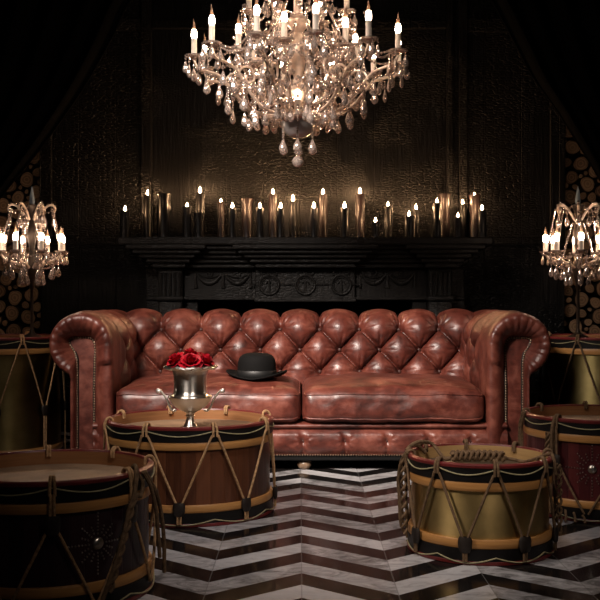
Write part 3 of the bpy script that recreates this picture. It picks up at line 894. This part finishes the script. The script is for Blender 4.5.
drum('brown wooden-staved drum that carries the silver urn, before the sofa', -.408, 3.71, .308, .341, STAVE, 22, .062)
drum('low shiny brass drum with a braided rope coil on its skin', .5625, 3.134, .224, .2955, BRASS, 2, .060, tails=tails_gold, headz=.042, inner=PALEIN, rope=DROPE, skin=simple('dark_worn_drumhead', (.10, .07, .045), .55, nscale=8, nvar=.4))
drum('maroon drum with a star of silver studs at the right edge, beside the sofa arm', 1.123, 3.73, .283, .357, MAROONS, -49, .205, (-23, .186, 1.1), tails=tails_red, rope=DROPE)
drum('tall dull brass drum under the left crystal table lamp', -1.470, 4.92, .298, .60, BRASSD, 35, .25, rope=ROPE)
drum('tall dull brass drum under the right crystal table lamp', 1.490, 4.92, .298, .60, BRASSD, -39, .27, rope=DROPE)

# ------------------------------------------------------------------ silver urn and roses
UX, UY, UZ = -.402, 3.665, .341 - .0403
U = thing('wine_cooler', 'tarnished silver two-handled urn full of red roses standing on the wooden drum', 'urn', (UX, UY, UZ))
k = .00367
m = MB()
m.lathe([(r * k, z * k) for r, z in [(0, 17.5), (5, 17.8), (9, 19), (15, 22.5), (19, 26.5), (20.5, 30), (21.8, 31.6), (22.2, 32.8), (21.5, 34), (18.5, 34.8), (17.2, 36), (16.6, 39), (16.3, 46), (16.8, 54), (17.8, 58), (19.5, 60.5), (18.4, 60), (16, 56), (15.6, 40), (0, 38)]], 56)
m.build('body', SILVER, U)
m = MB(); m.lathe([(r * k, z * k) for r, z in [(10.4, 0), (10.4, 1), (9.2, 1.6), (7.2, 3.6), (5.2, 7), (4.0, 10.5), (3.7, 12.6), (4.8, 13.3), (4.8, 14.2), (3.9, 15), (4.6, 16.6), (7, 18.2)]], 40); m.build('foot', SILVER, U)
m = MB()
def lip(u, v):
    a = 2 * PI * u; q = v * 2 * PI
    rr = (23.6 + 3.6 * math.cos(q)) * (1 + .022 * math.sin(9 * a) + .012 * math.sin(23 * a))
    return (rr * k * math.cos(a), rr * k * math.sin(a), (62 + 1.5 * math.sin(q) + .5 * math.sin(9 * a + 1) + .3 * math.sin(27 * a)) * k)
m.grid(lip, 120, 10, closeu=True, closev=True); m.build('rim', SILVER, U)
for sx in (-1, 1):
    m = MB()
    m.tube([Vector((sx * x * k, 0, z * k)) for x, z in [(p.x, p.z) for p in catmull([(14, 0, 20), (17, 0, 19), (20, 0, 22), (22, 0, 27), (24.5, 0, 32), (28, 0, 36.5), (31, 0, 39.5), (33, 0, 40), (32.8, 0, 38), (31, 0, 37.6)], 40)]], lambda t: (.0062 - .0022 * math.sin(PI * t)), 10)
    m.ball((sx * 31.2 * k, 0, 38.3 * k), .0065, 10, 6)
    m.build('handle', SILVER, U)
def rose(x, y, z, tilt, ta, R, lab, seed):
    random.seed(seed)
    T = thing('red_rose', lab, 'flower', (x, y, z), random.random() * 6, 'roses in the silver urn')
    M0 = Matrix.Rotation(tilt, 4, Vector((math.cos(ta), math.sin(ta), 0)))
    T.rotation_euler = (M0 @ Matrix.Rotation(random.random() * 6, 4, 'Z')).to_euler()
    m = MB()
    def spiral(u, v):
        a = u * 2 * PI * 2.2
        rr = R * (.08 + .16 * u) * (1 - .3 * (1 - v)); return (rr * math.cos(a), rr * math.sin(a), R * (-.6 + 1.35 * v - .15 * u))
    m.grid(spiral, 60, 6)
    for ring, (n, r0, ht, fl) in enumerate(((3, .30, .70, .10), (5, .50, .58, .26), (6, .72, .40, .42), (7, .86, .12, .55))):
        for i in range(n):
            a0 = 2 * PI * (i + .4 * ring) / n + random.uniform(-.1, .1); wd = 2 * PI / n * .78; hh = ht + random.uniform(-.06, .06)
            def pet(u, v):
                q = -1 + 2 * u; a = a0 + wd * q * (.45 + .55 * v ** .6)
                cur = max(0, v - .6) / .4
                rr = R * (.12 + (r0 - .12) * v ** .7 + fl * cur ** 2 * .55 + .03 * (u))
                z = R * (-.7 + (hh + .7) * (v ** .9) - .20 * cur ** 2 * (.4 + fl) - .14 * q * q * v + .04 * math.sin(5 * q + i))
                return (rr * math.cos(a), rr * math.sin(a), z)
            m.grid(pet, 11, 9)
    o = m.build('petals', ROSE, T, 180)
    m = MB(); m.tube([(0, 0, -R * .55), (0, 0, -R * 1.35)], R * .09, 8); m.lathe([(0, -R * .95), (R * .3, -R * .75), (R * .35, -R * .55)], 12, caps=False); m.build('stem', SEPAL, T)
zr = UZ + 64.5 * k
rose(UX, UY + .004, zr + .036, 0, 0, .036, 'red rose at the centre top of the bunch in the silver urn', 11)
for q, (an, lab) in enumerate(((-90, 'red rose facing the front of the bunch in the silver urn'), (-18, 'red rose at the front right of the bunch in the silver urn'), (54, 'red rose at the back right of the bunch in the silver urn'), (126, 'red rose at the back left of the bunch in the silver urn'), (198, 'red rose at the front left of the bunch in the silver urn'))):
    a = math.radians(an + 8)
    rose(UX + .055 * math.cos(a), UY + .055 * math.sin(a), zr + .016, math.radians(34), a + PI / 2, .039, lab, 20 + q)
random.seed(5)

# ------------------------------------------------------------------ chandelier pieces
def drop_mesh(L, w, beads=2, name='crystal_drop'):
    """a hanging crystal: its string of beads from z=0 down, then a faceted pear drop"""
    m = MB(); z = 0
    m.tube([(0, 0, 0), (0, 0, -.006 - beads * .011)], .0008, 4)
    for i in range(beads):
        z -= .006; m.ball((0, 0, z), .0052, 6, 4, flat=True); z -= .005
    z -= .004
    m.lathe([(0, z), (.12 * w, z - .06 * L), (.22 * w, z - .24 * L), (.40 * w, z - .46 * L), (.5 * w, z - .66 * L), (.44 * w, z - .82 * L), (.24 * w, z - .94 * L), (0, z - L)], 9, flat=True, sy=.62)
    return m.mesh(name, CRYS)
def bulb_mesh(r, L):
    m = MB()
    m.lathe([(.5 * r, 0), (.85 * r, .09 * L), (1.0 * r, .20 * L), (.90 * r, .34 * L), (.60 * r, .48 * L)], 12, mat=0)
    pts = [(0, 0, .46 * L), (0, 0, .64 * L), (.06 * r, 0, .82 * L), (.25 * r, 0, .95 * L), (.3 * r, 0, 1.05 * L)]
    m.tube(pts, lambda t: r * (.60 * (1 - t) ** 1.2 + .06), 10, mat=1)
    return m.mesh('bulb', [BULB, TIP])
def pan_mesh(r):
    m = MB(); m.lathe([(.2 * r, -.012), (.35 * r, -.006), (.8 * r, 0), (1.0 * r, .007), (1.03 * r, .009), (.96 * r, .009), (.75 * r, .004), (.3 * r, .002), (0, .002)], 32, rip=lambda a, i: 1 + (.06 * math.cos(8 * a) if 2 <= i <= 6 else 0))
    return m.mesh('drip_pan', CRYS, 25)
def sleeve_mesh(r, h):
    m = MB(); m.lathe([(r * 1.25, 0), (r * 1.25, .004), (r, .006), (r, h - .002), (r * .8, h), (.2 * r, h)], 18); return m.mesh('candle_sleeve', SLEEVE)
def beads(m, pts, r=.0058, gap=.0118):
    P, L = resample(pts, 100); n = max(2, int(L / gap)); Q2, _ = resample(P, n)
    for p in Q2: m.ball(p, r, 6, 4, flat=True)
def sag(a, b, d, n=14):
    a, b = Vector(a), Vector(b)
    return [a.lerp(b, i / (n - 1)) - Vector((0, 0, d * math.sin(PI * i / (n - 1)))) for i in range(n)]

def chandelier():
    zr = 1.39
    T = thing('chandelier', 'large many-armed crystal chandelier hanging above the sofa', 'chandelier', (-.009, 4.4, 0))
    m = MB()
    m.lathe([(.03, 1.555), (.038, 1.58), (.018, 1.60), (.016, 1.63), (.05, 1.66), (.055, 1.69), (.03, 1.72), (.018, 1.75), (.03, 1.80), (.042, 1.86), (.036, 1.92), (.018, 1.95), (.05, 1.985), (.055, 2.0), (.02, 2.03), (.018, 2.10), (.035, 2.17), (.02, 2.24), (.012, 2.3), (.012, 2.36)], 20)
    m.build('central_stem', GILT, T)
    m = MB(); m.lathe([(0, 1.487), (.025, 1.489), (.05, 1.500), (.068, 1.522), (.078, 1.548), (.081, 1.556), (.076, 1.556), (.06, 1.53), (.0, 1.53)], 32); m.build('bottom_bowl', SMOKE, T)
    m = MB()
    for i in range(30):
        z = 2.36 + .021 * i
        m.tube([(.011 * math.cos(a) * (i % 2), .011 * math.cos(a) * (1 - i % 2), z + .015 * math.sin(a)) for a in [2 * PI * q / 10 for q in range(10)]], .0025, 5, closed=True)
    m.build('hanging_chain', IRON, T)
    m = MB(); m.lathe([(0, 2.955), (.05, 2.96), (.065, 2.985), (.07, 3.0)], 24); m.build('ceiling_rose', GILT, T)
    PAN, SLV, BLB = pan_mesh(.040), sleeve_mesh(.0122, .078), bulb_mesh(.0128, .086)
    D1, D2, D3 = drop_mesh(.054, .029, 1), drop_mesh(.062, .034, 3), drop_mesh(.066, .037, 5)
    stuff = MB()
    def bdrop(p, mesh):                       # merge a drop into the stuff part
        me = mesh; o = len(stuff.v)
        stuff.add([v.co for v in me.vertices], [tuple(f.vertices) for f in me.polygons], 0, True, Matrix.Translation(Vector(p)))
    tiers = [(12, 0.0, .455, 1.825, [(.05, 1.60), (.12, 1.585), (.20, 1.605), (.27, 1.665), (.33, 1.74), (.39, 1.765), (.435, 1.775), (.455, 1.812)]),
             (6, 18, .27, 1.845, [(.05, 1.66), (.11, 1.63), (.165, 1.66), (.175, 1.73), (.15, 1.79), (.18, 1.825), (.235, 1.80), (.27, 1.832)]),
             (6, 0, .215, 2.04, [(.05, 1.93), (.10, 1.90), (.15, 1.92), (.18, 1.98), (.20, 1.99), (.215, 2.027)])]
    for ti, (n, off, R, zp, prof) in enumerate(tiers):
        C2 = catmull([(x, 0, z) for x, z in prof], 36)
        for i in range(n):
            a = 2 * PI * i / n + math.radians(off + (9 if ti == 0 else 0)); ca, sa = math.cos(a), math.sin(a)
            P3 = lambda r, z: (r * ca, r * sa, z)
            m = MB(); m.tube([P3(p.x, p.z) for p in C2], .0060, 8)
            # beads and leaf scrolls lying along the arm
            for q in range(2, 35, 2): m.ball(P3(C2[q].x, C2[q].z + (.010 if q % 4 else -.010)), .0078, 6, 4, flat=True, mat=1)
            if ti == 0:
                m.tube([P3(.27 + .05 * math.cos(b) * (1 - b / 9), 1.72 + .05 * math.sin(b) * (1 - b / 9)) for b in [.35 * q for q in range(20)]], .005, 6)
            A = m.build('arm', [GILT, CRYS], T, 60)
            link('drip_pan', PAN, A, P3(R, zp)); link('candle_sleeve', SLV, A, P3(R, zp + .003)); b = link('bulb', BLB, A, P3(R, zp + .079)); b.rotation_euler = (0, 0, random.random() * 6)
            k = 4 if ti == 0 else 3
            for j in range(k + 1):
                q = a + 2 * PI * (j + .5) / (k + 1) + .3
                p = (R * ca + .038 * math.cos(q), R * sa + .038 * math.sin(q), zp + .002)
                if ti == 0 and j < k: link('crystal_drop', random.choice((D1, D1, D2)), T, p).rotation_euler = (0, 0, random.random() * 6)
                else: bdrop(p, D1)
            if ti == 0:
                for r, z, me in ((.40, 1.763, D2), (.30, 1.70, D3), (.18, 1.60, D1)):
                    link('crystal_drop', me, T, P3(r + random.uniform(-.015, .015), z + random.uniform(-.01, .005))).rotation_euler = (0, 0, random.random() * 6)
                bdrop(P3(.345, 1.745), D2); bdrop(P3(.235, 1.63), D2)
                P4 = lambda r, z: (r * math.cos(a + PI / 6), r * math.sin(a + PI / 6), z)
                for q in (sag(P3(.20, 2.02), P3(.42, 1.835), .075), sag(P3(.43, 1.83), P4(.43, 1.83), .045), sag(P3(.30, 1.71), P4(.30, 1.71), .05), sag(P3(.19, 1.60), P4(.30, 1.70), .03)):
                    m = MB(); beads(m, q); m.build('bead_chain', CRYS, T)
            else:
                for r, z in ((R * .55, prof[2][1] - .005), (R * .8, prof[4][1])): bdrop(P3(r, z), D3)
                q = a + PI / 6
                beads(stuff, sag(P3(R, zp), (R * math.cos(a + PI / 3), R * math.sin(a + PI / 3), zp), .06))
                beads(stuff, sag(P3(.05, zp + .14), P3(R * .9, zp + .01), .03))
    for i in range(60):
        a = random.random() * 6.28; r = random.uniform(.07, .30); z = random.uniform(1.60, 1.98)
        bdrop((r * math.cos(a), r * math.sin(a), z), random.choice((D1, D2)))
    for i in range(150):
        a = random.random() * 6.28; r = random.uniform(.05, .30); z = random.uniform(1.62, 2.06)
        stuff.ball((r * math.cos(a), r * math.sin(a), z), random.uniform(.008, .014), 7, 5, flat=True)
    # bead swags cupping the bowl
    for i in range(12):
        a = 2 * PI * i / 12
        beads(stuff, sag((.19 * math.cos(a), .19 * math.sin(a), 1.595), (.078 * math.cos(a), .078 * math.sin(a), 1.55), .02))
    o = stuff.build('crystal_drops', CRYS, T); o['kind'] = 'stuff'
    # centre candle standing in front of the stem
    m = MB(); m.tube([(0, -.03, 1.556), (0, -.06, 1.553), (0, -.075, 1.56)], .006, 8); A = m.build('arm', GILT, T)
    link('drip_pan', PAN, A, (0, -.075, 1.563)); link('candle_sleeve', SLV, A, (0, -.075, 1.566)); link('bulb', BLB, A, (0, -.075, 1.643))
    D5 = drop_mesh(.058, .038, 5)
    for i in range(6):
        a = 2 * PI * i / 6 + .5
        if i < 6: link('crystal_drop', D5, T, (.074 * math.cos(a), .074 * math.sin(a), 1.535))
    m = MB()
    for i in range(6): m.ball((0, 0, 1.482 - .0125 * i), .0055, 6, 4, flat=True)
    m.ball((0, 0, 1.384), .026, 12, 7, flat=True); m.build('crystal_ball', CRYS, T)
chandelier()

def table_lamp():
    T = thing('candelabra_lamp', 'crystal candelabra table lamp with eight lit bulbs on the tall drum left of the sofa', 'lamp', (-1.327, 4.95, .5718), 0, 'crystal table lamps flanking the sofa')
    Z = lambda py: CAMZ + (300 - py) * .00495 - .5718
    m = MB(); m.lathe([(.062, 0), (.063, .006), (.058, .014), (.045, .026), (.022, .036), (.012, .044), (.009, .06)], 32); m.build('base', IRON, T)
    m = MB(); m.lathe([(.008, .05), (.0075, Z(290)), (.012, Z(288)), (.012, Z(284)), (.022, Z(276)), (.03, Z(270)), (.018, Z(262)), (.012, Z(250)), (.02, Z(240)), (.026, Z(232)), (.014, Z(222)), (.012, Z(214)), (.03, Z(207)), (.034, Z(205.5)), (.012, Z(204))], 20); m.build('pole', IRON, T)
    m = MB(); m.lathe([(.008, Z(205)), (.013, Z(203.5)), (.015, Z(201)), (.011, Z(196)), (.006, Z(190)), (0, Z(185.5))], 6, flat=True); m.build('finial', FINIAL, T)
    PAN, SLV, BLB = pan_mesh(.030), sleeve_mesh(.0122, .052), bulb_mesh(.0128, .076)
    D1, D2 = drop_mesh(.046, .024, 1), drop_mesh(.054, .027, 2)
    n = 8; zp = Z(253)
    C2 = catmull([(.022, 0, Z(268)), (.06, 0, Z(264)), (.10, 0, Z(262)), (.135, 0, Z(259)), (.155, 0, Z(254.5))], 24)
    for i in range(n):
        a = 2 * PI * i / n + math.radians(-22 + 8); ca, sa = math.cos(a), math.sin(a); P3 = lambda r, z: (r * ca, r * sa, z)
        m = MB(); m.tube([P3(p.x, p.z) for p in C2], .0055, 8)
        for q in range(2, 23, 3): m.ball(P3(C2[q].x, C2[q].z - .008), .006, 6, 4, flat=True, mat=1)
        A = m.build('arm', [GILT, CRYS], T, 60)
        link('drip_pan', PAN, A, P3(.156, zp)); link('candle_sleeve', SLV, A, P3(.156, zp + .003)); link('bulb', BLB, A, P3(.156, zp + .054)).rotation_euler = (0, 0, random.random() * 6)
        for j in range(3):
            q = a + 2 * PI * (j + .5) / 3
            link('crystal_drop', D1, T, (.156 * ca + .028 * math.cos(q), .156 * sa + .028 * math.sin(q), zp + .002)).rotation_euler = (0, 0, random.random() * 6)
        link('crystal_drop', D2, T, P3(.105, Z(264))).rotation_euler = (0, 0, random.random() * 6)
        a2 = a + 2 * PI / n
        for q in (sag(P3(.15, zp - .002), (.15 * math.cos(a2), .15 * math.sin(a2), zp - .002), .02), sag(P3(.05, Z(268)), P3(.14, Z(258)), .02), sag(P3(.108, Z(209)), P3(.15, zp + .012), .0)):
            m = MB(); beads(m, q, .0052, .0104); m.build('bead_chain', CRYS, T)
    for i in range(6):
        a = 2 * PI * i / 6 + .2; ca, sa = math.cos(a), math.sin(a)
        m = MB(); cc = catmull([(.02, 0, Z(220)), (.045, 0, Z(212)), (.075, 0, Z(206)), (.10, 0, Z(205)), (.112, 0, Z(208.5)), (.104, 0, Z(212)), (.096, 0, Z(209))], 30)
        m.tube([(p.x * ca, p.x * sa, p.z) for p in cc], .0055, 8)
        for q in range(2, 28, 4): m.ball((cc[q].x * ca, cc[q].x * sa, cc[q].z + .008), .006, 6, 4, flat=True, mat=1)
        m.build('crown_arm', [GILT, CRYS], T, 60)
        link('crystal_drop', D2, T, (.108 * ca, .108 * sa, Z(211)))
        link('crystal_drop', D2, T, (.06 * ca, .06 * sa, Z(210)))
        for q in (sag((.034 * ca, .034 * sa, Z(206)), (.105 * ca, .105 * sa, Z(209)), .025), sag((.03 * ca, .03 * sa, Z(224)), (.09 * ca, .09 * sa, Z(262)), -.01)):
            m = MB(); beads(m, q, .0058, .0116); m.build('bead_chain', CRYS, T)
    for i in range(10):
        a = 2 * PI * i / 10 + .3; link('crystal_drop', D2, T, (.128 * math.cos(a), .128 * math.sin(a), Z(261)))
    for i in range(7):
        a = 2 * PI * i / 7 + .1; link('crystal_drop', D2, T, (.055 * math.cos(a), .055 * math.sin(a), Z(270)))
    return T
TL = table_lamp()
dup(TL, (1.376, 4.95, .5718), math.radians(4), 'crystal candelabra table lamp with eight lit bulbs on the tall drum right of the sofa')

# ------------------------------------------------------------------ lights, world, camera
def spot(name, loc, aim, power, ang, blend, col, rad):
    d = bpy.data.lights.new(name, 'SPOT'); d.energy = power; d.spot_size = math.radians(ang); d.spot_blend = blend; d.color = col; d.shadow_soft_size = rad
    o = bpy.data.objects.new(name, d); COL.objects.link(o); o.location = loc
    o.rotation_euler = (Vector(aim) - Vector(loc)).to_track_quat('-Z', 'Y').to_euler(); return o
spot('sofa_spot', (-1.3, 2.1, 2.75), (.14, 5.05, .42), 1700, 38, 1.0, (1, .87, .77), .50)
spot('floor_spot', (.1, 2.6, 2.9), (.1, 3.4, 0), 72, 46, 1.0, (1, .95, .97), .20)
spot('drum_spot', (.9, .9, 2.6), (.02, 3.35, .25), 150, 38, 1.0, (1, .83, .70), .35)
spot('brass_spot', (-1.7, 2.0, 2.3), (.56, 3.13, .2), 170, 26, 1.0, (1, .84, .70), .35)
W = bpy.data.worlds.new('dark_room'); S.world = W; W.use_nodes = True
W.node_tree.nodes['Background'].inputs[0].default_value = (.9, .85, 1, 1); W.node_tree.nodes['Background'].inputs[1].default_value = .009
cd = bpy.data.cameras.new('camera'); cd.sensor_width = 36; cd.lens = 60; cd.clip_start = .05
cam = bpy.data.objects.new('camera', cd); COL.objects.link(cam); cam.location = (0, 0, CAMZ); cam.rotation_euler = (PI / 2, 0, 0)
S.camera = cam
S.view_settings.view_transform = 'Standard'; S.view_settings.look = 'None'; S.view_settings.gamma = 1; S.view_settings.exposure = 0
S.view_settings.use_curve_mapping = False
S.cycles.use_denoising = True; S.cycles.sample_clamp_indirect = 6
S.cycles.max_bounces = 10; S.cycles.transmission_bounces = 8; S.cycles.glossy_bounces = 4; S.cycles.diffuse_bounces = 3
S.cycles.caustics_reflective = False; S.cycles.caustics_refractive = False
